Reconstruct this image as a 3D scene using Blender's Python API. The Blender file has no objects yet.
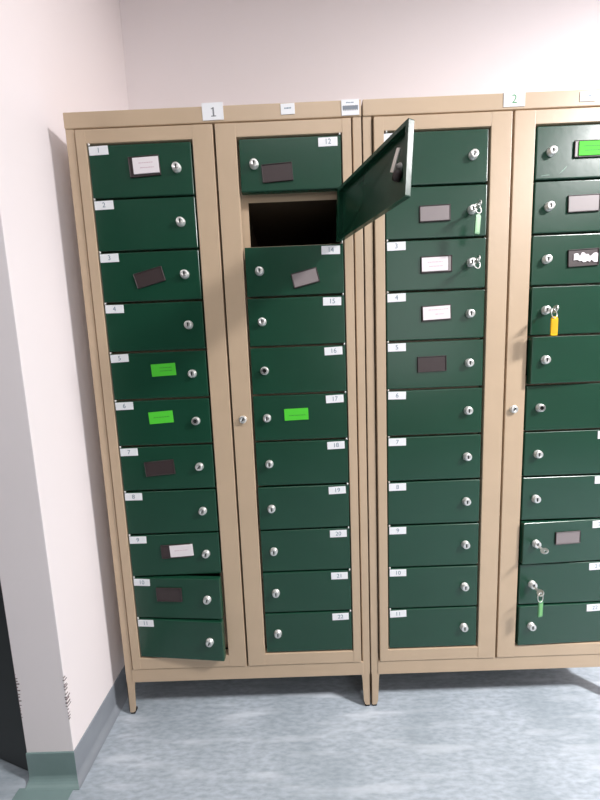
import bpy, bmesh, math, random
from mathutils import Vector, Matrix
random.seed(7)
S = bpy.context.scene
COL = S.collection
R = math.radians
# ------------------------------------------------------------------ camera
cd = bpy.data.cameras.new('camera'); cam = bpy.data.objects.new('camera', cd); COL.objects.link(cam)
cd.sensor_fit = 'VERTICAL'; cd.sensor_height = 24.0; cd.lens = 297.68/800*24.0
cd.clip_start = 0.01
ri, up, fw = (0.999243,0.001393,-0.038879), (0.038522,0.104352,0.993794), (-0.005442,0.994539,-0.10422)
M4 = Matrix.Identity(4)
for i in range(3):
    M4[i][0] = ri[i]; M4[i][1] = up[i]; M4[i][2] = -fw[i]
M4.translation = (0.68722,-0.98471,1.2619)
cam.matrix_world = M4
S.camera = cam
# ------------------------------------------------------------------ world, lights, exposure
w = bpy.data.worlds.new('world'); S.world = w; w.use_nodes = True
w.node_tree.nodes['Background'].inputs[0].default_value = (0.97,0.96,0.97,1)
w.node_tree.nodes['Background'].inputs[1].default_value = 0.05
def area(name, loc, size, power, target, col=(1,0.975,0.98)):
    l = bpy.data.lights.new(name,'AREA'); l.shape='RECTANGLE'; l.size, l.size_y = size
    l.energy = power; l.color = col
    o = bpy.data.objects.new(name,l); COL.objects.link(o); o.location = loc
    o.rotation_euler = (Vector(target)-Vector(loc)).to_track_quat('-Z','Y').to_euler()
    return o
area('ceiling_lamp', (3.3,-1.12,3.02), (0.45,0.30), 205, (3.3,-1.12,0))
area('ceiling_lamp', (0.9,-1.0,3.02), (1.2,0.3), 8, (0.9,-1.0,0))  # weak overhead fill, added to brighten the fronts and back wall
area('corridor_lamp', (-1.3,-1.0,3.02), (0.5,0.3), 11, (-1.3,-1.0,0))  # unseen fill added to brighten the face of the wall end
# daylight from an unseen window, added for bright reflections on the doors
area('window_daylight', (2.2,-2.99,2.0), (1.4,1.9), 18, (2.2,0,2.0), (0.98,0.98,1.0))
S.view_settings.view_transform = 'Standard'; S.view_settings.look = 'None'
S.view_settings.gamma = 1.0; S.view_settings.use_curve_mapping = False
S.view_settings.exposure = 0.16
# ------------------------------------------------------------------ materials
def s2l(c):
    return tuple((v/255/12.92 if v/255 <= .04045 else ((v/255+.055)/1.055)**2.4) for v in c)+(1,)
MATS = {}
def mat(name, rgb, rough=.5, metal=0., spec=.5, noise=0., scale=20., stretch=(1,1,1), bump=0., coat=0., rgb2=None):
    if name in MATS: return MATS[name]
    m = bpy.data.materials.new(name); m.use_nodes = True; nt = m.node_tree; b = nt.nodes['Principled BSDF']
    b.inputs['Base Color'].default_value = s2l(rgb); b.inputs['Roughness'].default_value = rough
    b.inputs['Metallic'].default_value = metal; b.inputs['Specular IOR Level'].default_value = spec
    b.inputs['Coat Weight'].default_value = coat; b.inputs['Coat Roughness'].default_value = .25
    if noise or bump or rgb2:
        tc = nt.nodes.new('ShaderNodeTexCoord'); mp = nt.nodes.new('ShaderNodeMapping')
        mp.inputs['Scale'].default_value = stretch; nt.links.new(tc.outputs['Object'], mp.inputs[0])
        n = nt.nodes.new('ShaderNodeTexNoise'); n.inputs['Scale'].default_value = scale; n.inputs['Detail'].default_value = 6
        nt.links.new(mp.outputs[0], n.inputs['Vector'])
        cr = nt.nodes.new('ShaderNodeValToRGB'); c = s2l(rgb)
        e = cr.color_ramp.elements
        e[0].position = .3; e[1].position = .7
        if rgb2: e[0].color = c; e[1].color = s2l(rgb2)
        else:
            e[0].color = tuple(v*(1-noise) for v in c[:3])+(1,); e[1].color = tuple(min(1,v*(1+noise)) for v in c[:3])+(1,)
        nt.links.new(n.outputs['Fac'], cr.inputs[0]); nt.links.new(cr.outputs[0], b.inputs['Base Color'])
        if bump:
            n2 = nt.nodes.new('ShaderNodeTexNoise'); n2.inputs['Scale'].default_value = scale*8; nt.links.new(tc.outputs['Object'], n2.inputs['Vector'])
            bp = nt.nodes.new('ShaderNodeBump'); bp.inputs['Strength'].default_value = bump; bp.inputs['Distance'].default_value = .002
            nt.links.new(n2.outputs['Fac'], bp.inputs['Height']); nt.links.new(bp.outputs[0], b.inputs['Normal'])
    MATS[name] = m; return m
TAN = mat('tan_painted_steel',(196,172,144),.42,noise=.04,scale=6,bump=.12)
GREEN = mat('green_painted_steel',(24,67,49),.27,noise=.06,scale=5,bump=.08,spec=.46)
DARKIN = mat('green_primer',(22,52,38),.6)
WHITE = mat('white_label_paper',(240,241,243),.6)
CARD = mat('white_card',(238,230,232),.6)
INK = mat('grey_ink',(120,140,155),.7); INKD = mat('dark_ink',(140,141,146),.7); INKG = mat('green_ink',(88,158,108),.7)
INKP = mat('pink_ink',(205,175,185),.7); INKGR = mat('dark_green_ink',(40,130,40),.7)
LIME = mat('lime_green_card',(84,208,58),.7,spec=.2)
CHROME = mat('nickel_plate',(226,226,222),.36,metal=.75)
BLACK = mat('black_slot',(8,8,8),.7)
HOLD = mat('dark_plastic_holder',(58,46,46),.45)
GREYC = mat('grey_insert',(138,128,128),.5)
RUBBER = mat('black_rubber',(25,24,23),.8)
INNER = mat('bare_compartment_steel',(70,56,38),.7)  # tan interior coloured darker for the shade inside the compartments
KEYTAGY = mat('yellow_plastic',(235,185,20),.35); KEYTAGG = mat('green_plastic',(84,148,94),.3)
WALL = mat('white_wall_paint',(241,233,233),.75,noise=.012,scale=1.5,bump=.05)
FARW = mat('taupe_wall_paint',(120,116,112),.8)  # unseen walls greyed to cut the light they bounce back
UNDER = mat('dark_primer',(52,48,42),.8)  # underside coloured dark to deepen the shade below the cabinet
BASEL = mat('grey_blue_vinyl_skirting',(140,146,153),.45,noise=.06,scale=14)
BASE = mat('teal_vinyl_skirting',(122,144,142),.45,noise=.06,scale=14)
CHAR = mat('charcoal_door_paint',(42,44,44),.6,noise=.05,scale=4)  # dark colour standing in for the unlit space at the left
MESHM = mat('exposed_corner_bead',(132,118,118),.6)
SCR = mat('scratched_paint',(120,160,140),.6)
# floor: marbled blue grey sheet vinyl with pale brushed wear streaks
def floor_mat():
    m = bpy.data.materials.new('marbled_vinyl'); m.use_nodes = True; nt = m.node_tree; b = nt.nodes['Principled BSDF']
    L = nt.links.new; N = nt.nodes.new
    tc = N('ShaderNodeTexCoord')
    def noise(sc, stretch, det=6, rotz=0.):
        mp = N('ShaderNodeMapping'); mp.inputs['Scale'].default_value = stretch; mp.inputs['Rotation'].default_value = (0,0,rotz)
        L(tc.outputs['Object'], mp.inputs[0]); n = N('ShaderNodeTexNoise'); n.inputs['Scale'].default_value = sc
        n.inputs['Detail'].default_value = det; L(mp.outputs[0], n.inputs['Vector']); return n.outputs['Fac']
    def ramp(f, a, c, pa=.35, pc=.65):
        r = N('ShaderNodeValToRGB'); e = r.color_ramp.elements; e[0].position = pa; e[1].position = pc; e[0].color = a; e[1].color = c
        L(f, r.inputs[0]); return r.outputs[0]
    def mix(f, a, c):
        x = N('ShaderNodeMix'); x.data_type = 'RGBA'; L(f, x.inputs[0]); L(a, x.inputs[6]); L(c, x.inputs[7]); return x.outputs[2]
    base = ramp(noise(34,(1,3.4,1),9,.1), s2l((154,164,172)), s2l((177,187,196)))
    pale = N('ShaderNodeRGB'); pale.outputs[0].default_value = s2l((212,219,226))
    k = ramp(noise(8,(.4,3.8,1),9,.08), (0,0,0,1), (.6,.6,.6,1), .53, .70)
    col = mix(k, base, pale.outputs[0])
    dk = N('ShaderNodeRGB'); dk.outputs[0].default_value = s2l((134,146,153))
    k2 = ramp(noise(3,(1,1.5,1),4,.6), (.5,.5,.5,1), (0,0,0,1), .35, .55)
    col = mix(k2, col, dk.outputs[0])
    L(col, b.inputs['Base Color'])
    b.inputs['Roughness'].default_value = .5; b.inputs['Specular IOR Level'].default_value = .35
    return m
FLOOR = floor_mat()
# ------------------------------------------------------------------ mesh helpers
class MB:
    def __init__(s): s.bm = bmesh.new(); s.mats = []
    def mi(s, m):
        if m not in s.mats: s.mats.append(m)
        return s.mats.index(m)
    def box(s, a, b, m, bevel=0., seg=2):
        bm = bmesh.new(); bmesh.ops.create_cube(bm, size=1)
        a, b = Vector(a), Vector(b); c = (a+b)/2; d = b-a
        for v in bm.verts: v.co = Vector((v.co.x*d.x, v.co.y*d.y, v.co.z*d.z))+c
        if bevel: bmesh.ops.bevel(bm, geom=bm.edges[:], offset=bevel, segments=seg, affect='EDGES', profile=.6)
        return s.add(bm, m)
    def add(s, bm, m, mtx=None):
        i = s.mi(m)
        for f in bm.faces: f.material_index = i
        if mtx: bm.transform(mtx)
        me = bpy.data.meshes.new('t'); bm.to_mesh(me); bm.free(); s.bm.from_mesh(me); bpy.data.meshes.remove(me); return s
    def lathe(s, prof, m, mtx=None, seg=24):
        bm = bmesh.new(); rings = []
        for r, h in prof:
            if r < 1e-6: rings.append([bm.verts.new((0,0,h))]); continue
            rings.append([bm.verts.new((r*math.cos(2*math.pi*k/seg), r*math.sin(2*math.pi*k/seg), h)) for k in range(seg)])
        for A, B in zip(rings, rings[1:]):
            for k in range(seg):
                k2 = (k+1) % seg
                if len(A) == 1 and len(B) > 1: bm.faces.new((A[0],B[k],B[k2]))
                elif len(B) == 1: bm.faces.new((A[k],A[k2],B[0]))
                else: bm.faces.new((A[k],A[k2],B[k2],B[k]))
        bmesh.ops.recalc_face_normals(bm, faces=bm.faces[:])
        for f in bm.faces: f.smooth = True
        return s.add(bm, m, mtx)
    def torus(s, r, t, m, mtx=None, n=28, k=10):
        bm = bmesh.new(); V = [[bm.verts.new(((r+t*math.cos(2*math.pi*j/k))*math.cos(2*math.pi*i/n), (r+t*math.cos(2*math.pi*j/k))*math.sin(2*math.pi*i/n), t*math.sin(2*math.pi*j/k))) for j in range(k)] for i in range(n)]
        for i in range(n):
            for j in range(k): f = bm.faces.new((V[i][j],V[(i+1)%n][j],V[(i+1)%n][(j+1)%k],V[i][(j+1)%k])); f.smooth = True
        return s.add(bm, m, mtx)
    def prism(s, pts, d, m, mtx=None, bevel=0.):
        # polygon in x,z plane at y=0 going back to y=d
        bm = bmesh.new(); f = bm.faces.new([bm.verts.new((x,0,z)) for x, z in pts])
        r = bmesh.ops.extrude_face_region(bm, geom=[f])
        for v in r['geom']:
            if isinstance(v, bmesh.types.BMVert): v.co.y += d
        bmesh.ops.recalc_face_normals(bm, faces=bm.faces[:])
        if bevel: bmesh.ops.bevel(bm, geom=bm.edges[:], offset=bevel, segments=2, affect='EDGES')
        return s.add(bm, m, mtx)
    def text(s, body, size, m, mtx):
        # flat lettering, drawn in the x,z plane facing -y
        cu = bpy.data.curves.new('t','FONT'); cu.body = body; cu.size = size; cu.align_x = 'CENTER'; cu.align_y = 'CENTER'; cu.extrude = .0001
        o = bpy.data.objects.new('t',cu); COL.objects.link(o)
        dg = bpy.context.evaluated_depsgraph_get(); me = bpy.data.meshes.new_from_object(o.evaluated_get(dg))
        bm = bmesh.new(); bm.from_mesh(me)
        bpy.data.objects.remove(o); bpy.data.curves.remove(cu); bpy.data.meshes.remove(me)
        return s.add(bm, m, mtx @ Matrix.Rotation(R(90),4,'X'))
    def mesh(s, name):
        me = bpy.data.meshes.new(name); s.bm.to_mesh(me); s.bm.free()
        for m in s.mats: me.materials.append(m)
        return me
    def build(s, name, parent=None, **kw): return link(name, s.mesh(name), parent, **kw)
def link(name, me, parent=None, loc=None, rot=None):
    o = bpy.data.objects.new(name, me); COL.objects.link(o)
    if parent: o.parent = parent
    if loc is not None: o.location = loc
    if rot is not None: o.rotation_euler = rot
    return o
def empty(name, loc=(0,0,0), parent=None):
    o = bpy.data.objects.new(name, None); COL.objects.link(o); o.location = loc; o.empty_display_size = .05
    if parent: o.parent = parent
    return o
def tag(o, label, cat=None, group=None):
    o['label'] = label
    if cat: o['category'] = cat
    if group: o['group'] = group
    return o
def T(x,y,z): return Matrix.Translation((x,y,z))
def struct(o): o['kind'] = 'structure'; return o
# ------------------------------------------------------------------ setting
YB, YW, XL, XJ, CZ = 0.5423, -0.1745, -0.0672, -0.2154, 3.05
YF, XR, XF = -3.1, 5.3, -1.7
struct(MB().box((XF-.1,YF-.1,-.05),(XR+.1,.7,0),FLOOR).build('floor'))
struct(MB().box((XJ,YB,0),(XR,.7,CZ),WALL).build('wall_back'))
wl = struct(MB().box((XJ,YW,0),(XL,YB,CZ),WALL,.002).build('wall_left'))
struct(MB().box((XR,YF,0),(XR+.1,.7,CZ),FARW).build('wall_right'))
struct(MB().box((XF-.1,YF-.1,CZ),(XR+.1,.7,CZ+.08),WALL).build('ceiling'))
b = MB()
b.box((.2,YF-.1,0),(XR,YF,1.05),FARW); b.box((.2,YF-.1,2.95),(XR,YF,CZ),FARW)
b.box((.2,YF-.1,1.05),(1.5,YF,2.95),FARW); b.box((2.9,YF-.1,1.05),(3.95,YF,2.95),FARW); b.box((5.15,YF-.1,1.05),(XR,YF,2.95),FARW)
struct(b.build('wall_front'))
for n, xa, xb in ((1,1.5,2.9),(2,3.95,5.15)):  # unseen windows, added where the doors reflect something bright
    b = MB()
    for p, q in (((xa,1.05),(xa+.05,2.95)),((xb-.05,1.05),(xb,2.95)),((xa,1.05),(xb,1.1)),((xa,2.9),(xb,2.95)),(((xa+xb)/2-.025,1.05),((xa+xb)/2+.025,2.95))):
        b.box((p[0],YF-.08,p[1]),(q[0],YF-.03,q[1]),WHITE)
    struct(b.build('window_%d' % n))
struct(MB().box((XF,YF-.1,0),(.2,YF-.02,CZ),CHAR).build('wall_corridor'))  # unseen wall, coloured dark as unlit space for the door reflections
struct(MB().box((XF-.1,YF,0),(XF,.7,CZ),CHAR).build('wall_far_left'))  # unseen too, its dark colour stands for the unlit corridor
# worn corners of the wall end: lengths of exposed perforated corner bead
for cx, sg, z0, z1 in ((XL,1,.215,.355),(XJ,-1,.222,.372)):
    b = MB(); n = 14
    for k in range(n):
        z = z0+(z1-z0)*k/(n-1)+random.uniform(-.003,.003); q = random.uniform(.0014,.0034)*(1.35 if .25 < k/n < .9 else .7)
        # small chips wrapped round the arris
        hh = random.uniform(.003,.006)
        if sg > 0: b.box((cx-.001,YW-.001,z),(cx+.0008,YW+q*3.2,z+hh),MESHM,.0004,1)
        b.box((cx-(q*1.4 if sg > 0 else -.0004),YW-.0008,z+.001),(cx+(q*2.3 if sg < 0 else .0006),YW+.001,z+hh),MESHM,.0004,1)
    b.build('corner_bead', wl)
# coved vinyl skirting
def cove(b, p0, p1, nrm, m=None, h=.1019, t=.003, r=.022, cap0=False, ext0=0., ext1=0.):
    p0, p1, nrm = Vector(p0), Vector(p1), Vector(nrm)
    prof = [(0,h),(t*.5,h),(t,h-.002),(t,r)]+[(t+r*(1-math.cos(a)), r*(1-math.sin(a))+.0015) for a in [R(x) for x in range(15,91,15)]]+[(t+r,0),(0,0)]
    bm = bmesh.new(); rows = []
    for p, e in ((p0,ext0),(p1,ext1)):
        d = (p1-p0).normalized()
        rows.append([bm.verts.new(p+nrm*o+Vector((0,0,zz))+d*(o*e)) for o, zz in prof])
    n = len(prof)
    for i in range(n):
        j = (i+1) % n; f = bm.faces.new((rows[0][i],rows[0][j],rows[1][j],rows[1][i]))
    bm.faces.new(rows[0]); bm.faces.new(rows[1][::-1])
    bmesh.ops.recalc_face_normals(bm, faces=bm.faces[:]); b.add(bm, m or BASE)
b = MB(); cove(b,(XL,YW,0),(XL,YB,0),(1,0,0),BASEL,ext0=-1.); struct(b.build('baseboard_left'))
b = MB(); cove(b,(XJ,YW,0),(XL,YW,0),(0,-1,0),ext1=1.); struct(b.build('baseboard_front'))
b = MB(); cove(b,(XL,YB,0),(XR,YB,0),(0,-1,0)); struct(b.build('baseboard_back'))
# strip of skirting vinyl let into the floor before the wall end
b = MB(); b.box((-.235,YW-.45,0),(-.062,YW-.018,.0012),BASE)
struct(b.build('trim_1'))
# dark panel added in place of the shadowed, unlit recess behind the wall end
d1 = struct(MB().box((-.86,0,.006),(0,.04,2.05),CHAR,.002).build('door_1', loc=(XJ-.001,YW+.012,0), rot=(0,0,R(-15))))
struct(MB().box((XF,.3,0),(XJ,.4,CZ),CHAR).build('wall_alcove'))  # dark backing added for the unlit recess
# ------------------------------------------------------------------ locker cabinet numbers (metres)
W, H, D = 0.9, 2.0577, 0.50
LB, RAIL, LT = 0.1345, 0.1898, 2.0122           # underside, top of bottom rail, underside of top rail
ST = 0.0276                                      # outer stile
RT, RB = 1.96466, 0.23816; RH = (RT-RB)/11
C1L, C1R, C2L, C2R, SPL = 0.0648, 0.3807, 0.5247, 0.8378, 0.4526
DX = 0.9046
def body_mesh():
    b = MB(); t = .0015
    # outer stiles, top and bottom rails (folded sections), sides, back, top, floor
    b.box((0,0,LB),(ST-.0015,.03,H-.044),TAN,.002)
    b.box((W-ST+.0015,0,LB),(W,.03,H-.044),TAN,.002)
    b.box((0,-.003,H-.0455),(W,.03,H),TAN,.0025)
    b.box((ST-.004,-.002,LB),(W-ST+.004,.03,RAIL-.002),TAN,.0025)
    b.box((0,.004,LB),(.004,D,H-.002),TAN); b.box((W-.004,.004,LB),(W,D,H-.002),TAN)
    b.box((0,D-.004,LB),(W,D,H-.002),TAN); b.box((0,.02,H-.006),(W,D,H),TAN); b.box((.004,.03,LB),(W-.004,D-.004,LB+.004),UNDER)
    return b.mesh('body')
def rack_mesh(x0, x1):
    # one column of compartments: side liners, back liner and shelves
    b = MB()
    b.box((x0-.003,.0335,RB-.02),(x0+.001,D-.02,RT+.02),INNER); b.box((x1-.001,.0335,RB-.02),(x1+.003,D-.02,RT+.02),INNER)
    b.box((x0,D-.024,RB-.02),(x1,D-.02,RT+.02),INNER)
    for k in range(12): z = RB+k*RH; b.box((x0,.0335,z-.0025),(x1,D-.02,z+.0005),INNER)
    return b.mesh('compartment_rack')
def leaf_mesh(xa, xb, oa, ob, ga, gb):
    # xa..xb leaf, oa..ob the column of small doors; front face at y=0
    b = MB(); z0, z1 = RAIL+.001, LT-.0055; g = .0026
    yF = -.0055
    b.box((xa,yF,z0),(oa-ga,.020,z1),TAN,.0018); b.box((ob+gb,yF,z0),(xb,.020,z1),TAN,.0018)
    b.box((oa-ga-.001,yF+.0006,RT+g),(ob+gb+.001,.020,z1),TAN,.0015); b.box((oa-ga-.001,yF+.0006,z0),(ob+gb+.001,.020,RB-g),TAN,.0015)
    return b
def ladder(b, oa, ob, lip_a, lip_b):
    # recessed plate with the eleven openings behind the small doors
    y0, y1 = .0300, .0330
    b.box((oa-.008,y0,RB-.006),(oa+lip_a,y1,RT+.006),TAN); b.box((ob-lip_b,y0,RB-.006),(ob+.008,y1,RT+.006),TAN)
    for k in range(12):
        z = RB+k*RH
        b.box((oa+lip_a-.001,y0+.0003,max(z-.011,RB-.006)),(ob-lip_b+.001,y1,min(z+(.010 if k == 9 else .030),RT+.006)),TAN)
def leg_mesh(mx, my):
    # folded tapering leg: an L section, wide at the top and rounded off at the foot; built for the front left corner
    b = MB()
    def sgn(bm_pts): return [(mx*x, z) for x, z in bm_pts]
    pl = [(0,LB+.002),(.031,LB+.002),(.028,LB-.02),(.0245,.03),(.0205,.012),(.014,.008),(.004,.008),(0,.012)]
    b.prism(sgn(pl), .003, TAN, T(0,0,0) if my > 0 else T(0,-.003,0), .0006)
    # return flange running back
    bm = MB()
    pl2 = [(0,LB+.002),(.045,LB+.002),(.034,.03),(.026,.010),(.004,.008),(0,.012)]
    b.prism([(my*x, z) for x, z in pl2], .003, TAN, Matrix(((0,mx,0,0),(1,0,0,0),(0,0,1,0),(0,0,0,1))) , .0006)
    return b
def foot_mesh(mx, my):
    b = MB(); b.box((.002,.001,0),(.0195,.021,.0095),RUBBER,.003)
    me = b.mesh('foot'); me.transform(Matrix.Diagonal((mx,my,1,1)))
    if mx*my < 0: me.flip_normals()
    return me
# small door: hinge side at x=0, extends to +x*sg; front at y=0, bottom z=0
DW, DH, DT, DG = .3115, RH-.0064, .0165, .0032
def door_mesh(sg, w):
    b = MB(); t = .0014
    bm = bmesh.new(); bmesh.ops.create_cube(bm, size=1)
    for v in bm.verts: v.co = Vector(((v.co.x+.5)*w,(v.co.y+.5)*DT,(v.co.z+.5)*DH))
    back = [f for f in bm.faces if f.normal.y > .9]
    bmesh.ops.bevel(bm, geom=[e for e in bm.edges if not any(f in back for f in e.link_faces)], offset=.0030, segments=3, affect='EDGES', profile=.55)
    back = max(bm.faces, key=lambda f: f.calc_center_median().y)
    r = bmesh.ops.inset_region(bm, faces=[back], thickness=t, depth=0)
    fl = max((f for f in bm.faces if f.normal.y > .9 and f.calc_center_median().y > DT*.9), key=lambda f: f.calc_area())
    # a second, wider return lip, then the hollow
    r = bmesh.ops.inset_region(bm, faces=[fl], thickness=.008, depth=0)
    r = bmesh.ops.extrude_face_region(bm, geom=[fl]); vs = [v for v in r['geom'] if isinstance(v, bmesh.types.BMVert)]
    for v in vs: v.co.y -= (DT-.003)
    bm.faces.remove(fl) if fl.is_valid else None
    bmesh.ops.recalc_face_normals(bm, faces=bm.faces[:])
    b.add(bm, GREEN)
    me = b.mesh('locker_door')
    if sg < 0: me.transform(Matrix.Diagonal((-1,1,1,1))); me.flip_normals()
    return me
WA, WB = C1R-C1L-.002, C2R-C2L-.002
DOORA, DOORB = door_mesh(1, WA), door_mesh(-1, WB)
FACE = Matrix.Rotation(R(90),4,'X')       # lathe axis z -> -y
def lock_mesh(kind='slot', rot=0, back=False):
    b = MB()
    b.lathe([(0,-.004),(.0130,-.004),(.0140,0),(.0140,.0025),(.0132,.0042),(.0124,.005),(.0122,.0100),(.0116,.0110),(.0068,.0110)] , CHROME, FACE)
    if kind == 'slot':
        b.lathe([(.0069,.0110),(.0062,.0103),(0,.0103)], CHROME, FACE)
        b.box((-.0017,-.0113,-.0058),(.0017,-.0100,.0058), BLACK)
    else:
        b.lathe([(.0100,.01115),(.0084,.0112),(.0072,.0075),(0,.0075)], BLACK, FACE)
    # cam and nut behind the door skin
    b.lathe([(0,-.012),(.0085,-.012),(.0085,-.004),(0,-.004)], CHROME, FACE, 6)
    me = b.mesh('lock'); me.transform(Matrix.Rotation(R(rot),4,'Y')); return me
LOCK, LOCKT, LOCKH = lock_mesh(), lock_mesh('slot',22), lock_mesh('hole')
PINM = MB().lathe([(0,0),(.0028,0),(.0028,.0062),(0,.0062)],CHROME).mesh('hinge_pin')
def label_mesh(num, ink=INK, w=.0585, h=.0255):
    b = MB(); b.box((-w/2,-.0008,-h/2),(w/2,.0006,h/2),WHITE,.0003,1)
    b.text(str(num), .0205, ink, T(0,-.0010,0)); return b.mesh('number_label')
def writing(b, x0, x1, z, hgt, ink, y, seed):
    # illegible small handwriting / print: short strokes along a line
    rr = random.Random(seed); x = x0
    while x < x1:
        wv = rr.uniform(.003,.009); e = min(x+wv, x1)
        b.box((x,y-.0002,z-hgt/2),(e,y,z+hgt/2*rr.uniform(.4,1)),ink); x = e+rr.uniform(.0008,.002)
def holder_mesh(w, h, fill=HOLD):
    b = MB(); t = .0022
    b.box((-w/2,-.0020,-h/2),(w/2,.0008,h/2),HOLD,.0006,1)
    for a, c in (((-w/2,-h/2),(w/2,-h/2+t)),((-w/2,h/2-t),(w/2,h/2)),((-w/2,-h/2),(-w/2+t,h/2)),((w/2-t,-h/2),(w/2,h/2))):
        b.box((a[0],-.0038,a[1]),(c[0],.0,c[1]),HOLD,.0007,1)
    if fill is not HOLD: b.box((-w/2+.003,-.0026,-h/2+.003),(w/2-.003,-.0016,h/2-.003),fill)
    return b.mesh('card_holder')
def card_mesh(w, h, paper, ink, lines, seed, y0=-.0046):
    b = MB(); b.box((-w/2,y0,-h/2),(w/2,-.0015 if y0 < -.003 else .0004,h/2),paper,.0003,1)
    for (a, c, z) in lines: writing(b, a*w/2, c*w/2, z*h/2, .0021, ink, y0, seed)
    return b.mesh('name_card')
# (column,row) -> list of fittings: ('holder',dist,z,w,h,tilt,fill) / ('card',dist,z,w,h,tilt,paper,ink,lines)
TWO = [(-.55,.6,.3),(-.45,.6,-.3)]
FIT = {
 (0,0): [('holder',.170,.088,.094,.058,3,HOLD),('card',.1755,.0895,.079,.046,2,CARD,INKP,TWO)],
 (0,2): [('holder',.155,.0745,.094,.046,14,HOLD)],
 (0,4): [('card',.174,.096,.080,.040,2,LIME,INKGR,[(-.3,.7,.35),(-.3,.7,-.15)])],
 (0,5): [('card',.152,.096,.081,.040,3,LIME,INKGR,[(-.6,.7,.05)])],
 (0,6): [('holder',.133,.080,.100,.050,4,HOLD)],
 (0,8): [('holder',.164,.0935,.104,.048,2,HOLD),('card',.1835,.0955,.080,.042,3,CARD,INKP,[(-.6,.6,.1)])],
 (0,9): [('holder',.131,.095,.092,.050,0,HOLD)],
 (1,0): [('holder',.198,.054,.094,.052,3,HOLD)],
 (1,2): [('holder',.124,.054,.084,.046,13,GREYC)],
 (1,5): [('card',.170,.089,.080,.039,1,LIME,INKGR,[(-.6,.75,-.15)])],
 (2,1): [('holder',.153,.074,.096,.048,1,GREYC)],
 (2,2): [('holder',.159,.079,.098,.050,1,GREYC),('card',.153,.079,.082,.042,1,CARD,INKP,TWO)],
 (2,3): [('holder',.160,.086,.094,.048,2,HOLD),('card',.160,.086,.087,.041,2,CARD,INKP,[(-.6,.85,.5),(-.1,.5,-.2)])],
 (2,4): [('holder',.147,.081,.094,.050,1,HOLD)],
 (3,0): [('holder',.147,.084,.104,.048,0,GREYC),('card',.142,.084,.090,.040,0,LIME,INKGR,[(-.7,.7,.3),(-.6,.4,-.3)])],
 (3,1): [('holder',.161,.085,.098,.050,1,GREYC)],
 (3,2): [('holder',.153,.081,.096,.052,2,HOLD)],
 (3,8): [('holder',.156,.095,.088,.044,1,GREYC)],
}
NOLAB = {(2,1)}
HOLES = {(0,5),(1,4),(3,5)}
TILT = {(0,6):40,(0,7):18,(0,8):15,(0,9):18,(0,10):25}
AJAR = {(0,9):4.2,(0,10):5.4,(3,3):1.0,(3,4):2.6,(3,8):2.1,(3,9):.4,(3,10):1.2,(1,7):.6}
ORD = ['top','second','third','fourth','fifth','sixth','seventh','eighth','ninth','tenth','bottom']
HM = {}
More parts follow.
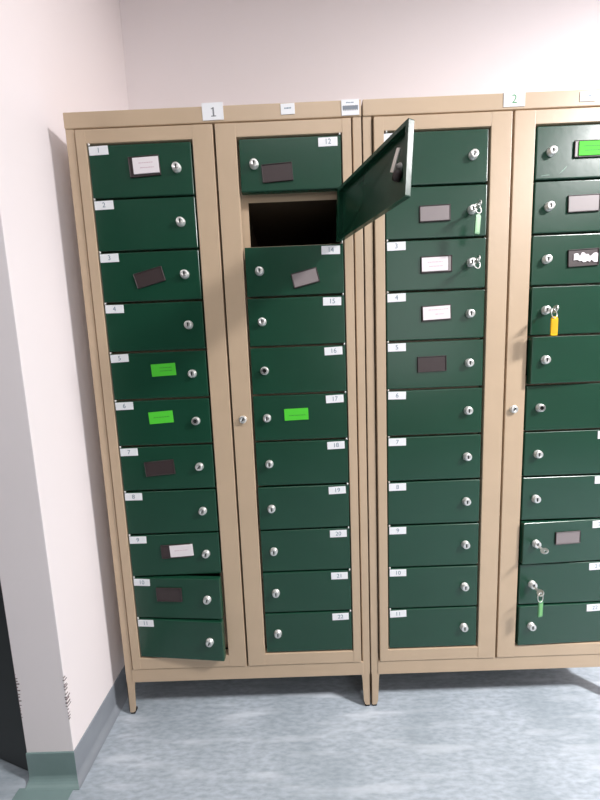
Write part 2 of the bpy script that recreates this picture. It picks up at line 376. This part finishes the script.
def small_door(cab, col, row):
    g = col % 2; sg = 1 if g == 0 else -1
    hx = C1L+.001 if g == 0 else C2R-.001
    z0 = RT-(row+1)*RH+DG
    d = link('locker_door', DOORA if g == 0 else DOORB, cab, (hx,-.004,z0))
    a = AJAR.get((col,row),0); d.rotation_euler = (0,0,R(-a if g == 0 else a))
    num = row+1 if g == 0 else row+12
    if (col,row) == (1,1):
        d.rotation_mode = 'QUATERNION'
        d.rotation_quaternion = (Matrix.Rotation(R(112),3,'Z') @ Matrix.Rotation(R(-4.5),3,'Y')).to_quaternion()
        d.location = (hx-.006,.006,z0)
        d['label'] = 'green locker door swung wide open on its hinge, its back facing the camera'
    elif a > 2: d['label'] = 'green locker door standing slightly ajar'
    tag_l = LOCKH if (col,row) in HOLES else LOCK
    lk = link('lock', tag_l, d, (sg*.267,0,.0765), (0,R(TILT.get((col,row),0)),0))
    if (col,row) in HOLES: lk['label'] = 'lock barrel with an empty black keyhole'
    if (col,row) not in NOLAB:
        lx, lz = (.0335,.1385) if g == 0 else (.041,.1355)
        if col == 3: lx, lz = .040,.1375
        if (col,row) == (2,0): lx = .018
        key = (num, col)
        if key not in HM: HM[key] = label_mesh(num)
        link('number_label', HM[key], d, (sg*(lx-.001),-.0004,lz-DG), (0,R(random.uniform(-2.2,1.2)),0))
    pin = link('hinge_pin', PINM, d, (sg*.0042,.0006,DH-.0004)); pin['label'] = 'small metal hinge pin'
    for i, f in enumerate(FIT.get((col,row),[])):
        loc = (sg*(f[1]-.001),-.0003,f[2]-DG)
        if f[0] == 'holder': link('card_holder', holder_mesh(f[3],f[4],f[6]), d, loc, (0,R(-f[5]),0))
        else:
            alone = not any(q[0] == 'holder' for q in FIT[(col,row)])
            o = link('name_card', card_mesh(f[3],f[4],f[6],f[7],f[8],row*7+col, -.0012 if alone else -.0046), d, loc, (0,R(-f[5]),0))
            o['label'] = 'bright green name card' if f[6] is LIME else 'white name card with faint print'
    if (col,row) == (3,2):
        b = MB(); rr = random.Random(5); n = 12; top = []; bot = []
        for k in range(n+1):
            x = -.034+.075*k/n; top.append((x,.010+rr.uniform(-.007,.006))); bot.append((x,-.012+rr.uniform(-.004,.006)))
        b.prism(top+bot[::-1], .0014, CARD); o = b.build('paper_scrap', d, loc=(sg*.149,-.0038,.081-DG)); o['label'] = 'torn white scrap of paper'
    if (col,row) == (3,0):
        b = MB()
        b.prism([(0,0),(.012,.007),(.024,.020),(.0225,.0205),(.011,.0095)],.0004,SCR)
        o = b.build('scratch', d, loc=(sg*.240,-.0003,.014)); o['label'] = 'pale curved scratch in the paint'
        b = MB(); b.prism([(-.055,-.004),(-.03,-.001),(-.028,-.0025),(-.054,-.0050)],.0004,SCR)
        o = b.build('scratch', d, loc=(sg*.240,-.0003,.014)); o['label'] = 'faint straight scratch near the lower edge'
    if (col,row) == (1,1):
        b = MB()   # cam lever on the back of the lock
        b.prism([(-.007,-.008),(.007,-.008),(.0065,.036),(-.0065,.036)],.0025,CHROME,T(0,0,0),.0006)
        o = b.build('lock_cam', d, loc=(sg*.267,.0165,.0765), rot=(0,R(-28),0)); o['label'] = 'steel locking lever'
        b = MB(); b.lathe([(0,0),(.011,0),(.011,.013),(.007,.016),(0,.016)],HOLD,Matrix.Rotation(R(-90),4,'X'))
        o = b.build('lock_housing', d, loc=(sg*.272,.002,.060)); o['label'] = 'dark round lock housing'
    return d
def cabinet(x, first, label):
    c = empty('locker_cabinet', (x,0,0)); tag(c, label, 'locker', 'locker cabinets along the wall')
    link('body', BODY, c)
    for me in RACKS: link('compartment_rack', me, c)
    for me in LEAVES: link('door_frame', me, c)
    for (mx,my), lm, fm in LEGS:
        l = link('leg', lm, c, (0 if mx > 0 else W, 0 if my > 0 else D, 0))
        f = link('rubber_foot', fm, l); f['label'] = 'black rubber foot'
    for q in range(2):
        for r in range(11): small_door(c, first*2+q, r)
    m = link('master_lock', LOCK, c, (.4895 if first == 0 else .4830,-.0015,1.1015), (0,R(30),0)); m['label'] = 'lock of the large tan door frame'
    return c
BODY = body_mesh(); RACKS = [rack_mesh(C1L-.002,C1R+.002), rack_mesh(C2L-.002,C2R+.002)]
lA = leaf_mesh(ST+.0044, SPL-.0036, C1L, C1R, .0022, .0055); ladder(lA, C1L, C1R, .006, .016)
lB = leaf_mesh(SPL+.0036, W-ST-.0044, C2L, C2R, .0055, .0022); ladder(lB, C2L, C2R, .016, .006)
LEAVES = [lA.mesh('door_frame'), lB.mesh('door_frame')]
LEGS = []
for mx in (1,-1):
    for my in (1,-1):
        LEGS.append(((mx,my), leg_mesh(mx,my).mesh('leg'), foot_mesh(mx,my)))
cab1 = cabinet(0, 0, 'tan steel locker cabinet marked 1, one green compartment door hanging open, beside the left wall')
cab2 = cabinet(DX, 1, 'tan steel locker cabinet marked 2, keys hanging from some green doors, right-hand one')
# paper labels on the top rails
def rail_label(cab, x0, x1, z0, z1, rot, fn, name, label):
    b = MB(); w, h = x1-x0, z1-z0; b.box((-w/2,-.0009,-h/2),(w/2,.0006,h/2),WHITE,.0003,1); fn(b)
    o = b.build(name, cab, loc=((x0+x1)/2,-.0036,(z0+z1)/2), rot=(0,R(rot),0)); o['label'] = label
def one(b):
    for x0, x1, z0, z1 in ((-.0022,.0022,-.014,.011),(-.0075,.0075,-.0145,-.0120),(-.0065,0,.0060,.0088)): b.box((x0+.002,-.0011,z0),(x1+.002,-.0008,z1),INKD)
rail_label(cab1,.4215,.4850,2.0175,2.0655,-1,one,'cabinet_number','white paper label reading 1')
rail_label(cab1,.658,.700,2.0245,2.0545,-1,lambda b: writing(b,-.010,.010,.002,.004,INK,-.0009,3),'rail_label','small white label with tiny print')
def asset(b):
    b.box((-.023,-.0011,-.006),(.023,-.0009,.004),INK)
    for k in range(9): b.box((-.021+k*.005,-.0013,-.009),(-.021+k*.005+.0028,-.0010,.005),INKD)
    writing(b,-.012,.012,.013,.003,INK,-.0009,8)
rail_label(cab1,.8405,.8935,2.0145,2.058,-1,asset,'asset_tag','grey-white inventory tag with a printed code')
rail_label(cab2,1.326-DX,1.390-DX,2.0185,2.0595,0,lambda b: b.text('2',.034,INKG,T(.0,-.0011,-.001)),'cabinet_number','white paper label reading 2')
rail_label(cab2,1.554-DX,1.601-DX,2.0245,2.0515,0,lambda b: writing(b,-.009,.009,.001,.003,INK,-.0009,4),'rail_label','small white label with tiny print')
# ------------------------------------------------------------------ keys in the locks
def key_parts(root, turn):
    # blade end in the lock at the origin, bow standing out towards -y
    b = MB(); b.box((-.001,-.006,-.0035),(.001,.006,.0035),CHROME)
    b.build('blade', root, rot=(0,R(turn),0))
    b = MB()
    b.box((-.0012,-.0115,-.0042),(.0012,-.004,.0042),CHROME,.0005,1)
    pr = []
    for k in range(20):
        a = 2*math.pi*k/20; pr.append((-.0215+.0115*math.cos(a)*(1 if math.cos(a) < 0 else .95), .0118*math.sin(a)))
    # bow: a pierced flat plate standing in the plane of the blade
    bm = bmesh.new()
    def ringv(f, x): return [bm.verts.new((x, -.0215+(y+.0215)*f-(.004 if f < .5 else 0), z*f)) for y, z in pr]
    A, B_, C_, D_ = ringv(1,-.0012), ringv(.36,-.0012), ringv(.36,.0012), ringv(1,.0012)
    for U, V in ((A,B_),(B_,C_),(C_,D_),(D_,A)):
        for k in range(20): bm.faces.new((U[k],U[(k+1)%20],V[(k+1)%20],V[k]))
    bmesh.ops.recalc_face_normals(bm, faces=bm.faces[:]); b.add(bm, CHROME)
    b.build('bow', root, rot=(0,R(turn),0))
def key(cab, col, row, label, ring=True, tagm=None, turn=25, tag_len=.045, tag_w=.017, hang=(0,0), dist=.267, tilt=0):
    g = col % 2; hx = C1L+.001 if g == 0 else C2R-.001; sg = 1 if g == 0 else -1
    a = R(AJAR.get((col,row),0)); x = cab.location.x+hx+sg*dist*math.cos(a); y = -.004-dist*math.sin(a)-.0105-.0058
    z = RT-(row+1)*RH+.0765
    k = empty('key', (x,y,z)); tag(k, label, 'key')
    key_parts(k, turn)
    if ring:
        b = MB(); b.torus(.0145,.0013,CHROME,T(.004+hang[0],-.0262,-.0135)@Matrix.Rotation(R(24),4,'Z')@Matrix.Rotation(R(80),4,'X'),32,8)
        b.build('key_ring', k)
    if tagm:
        b = MB(); w2 = tag_w/2; L = tag_len
        pts = [(-w2,-L),(-w2+.002,-L-.002),(w2-.002,-L-.002),(w2,-L),(w2,-.006),(w2-.005,0),(-w2+.005,0),(-w2,-.006)]
        b.prism(pts,.0035,tagm,T(0,-.0018,0),.0008)
        b.box((-w2+.004,-.0022,-L+.004),(w2-.004,.0021,-.011),mat('pale_green_insert',(112,178,106),.4) if tagm is KEYTAGG else mat('amber_insert',(240,165,15),.4))
        o = b.build('key_tag', k, loc=(.006+hang[0],-.0262,-.0265+hang[1]), rot=(0,R(tilt),R(12)))
        o['label'] = ('yellow' if tagm is KEYTAGY else 'green') + ' plastic tag hanging from the key'
    return k
key(cab2,2,1,'key with a slim green tag in the second lock down, door under the propped-open one',tagm=KEYTAGG,tag_len=.056,tag_w=.018,turn=6,tilt=4,hang=(-.010,-.002))
key(cab2,2,2,'key on a bare ring in the third lock, beside a white name card',turn=6,hang=(-.010,-.001))
key(cab2,3,3,'key with a yellow tag hanging from a lock at upper right',tagm=KEYTAGY,tag_len=.056,tag_w=.026,turn=12,hang=(-.010,.004))
key(cab2,3,8,'tagless silver key turned sideways in a lock beside a grey card holder',ring=False,turn=55)
key(cab2,3,9,'key with a short green tag in the next-to-bottom lock at lower right',tagm=KEYTAGG,tag_len=.058,tag_w=.019,turn=40,hang=(-.007,.002))
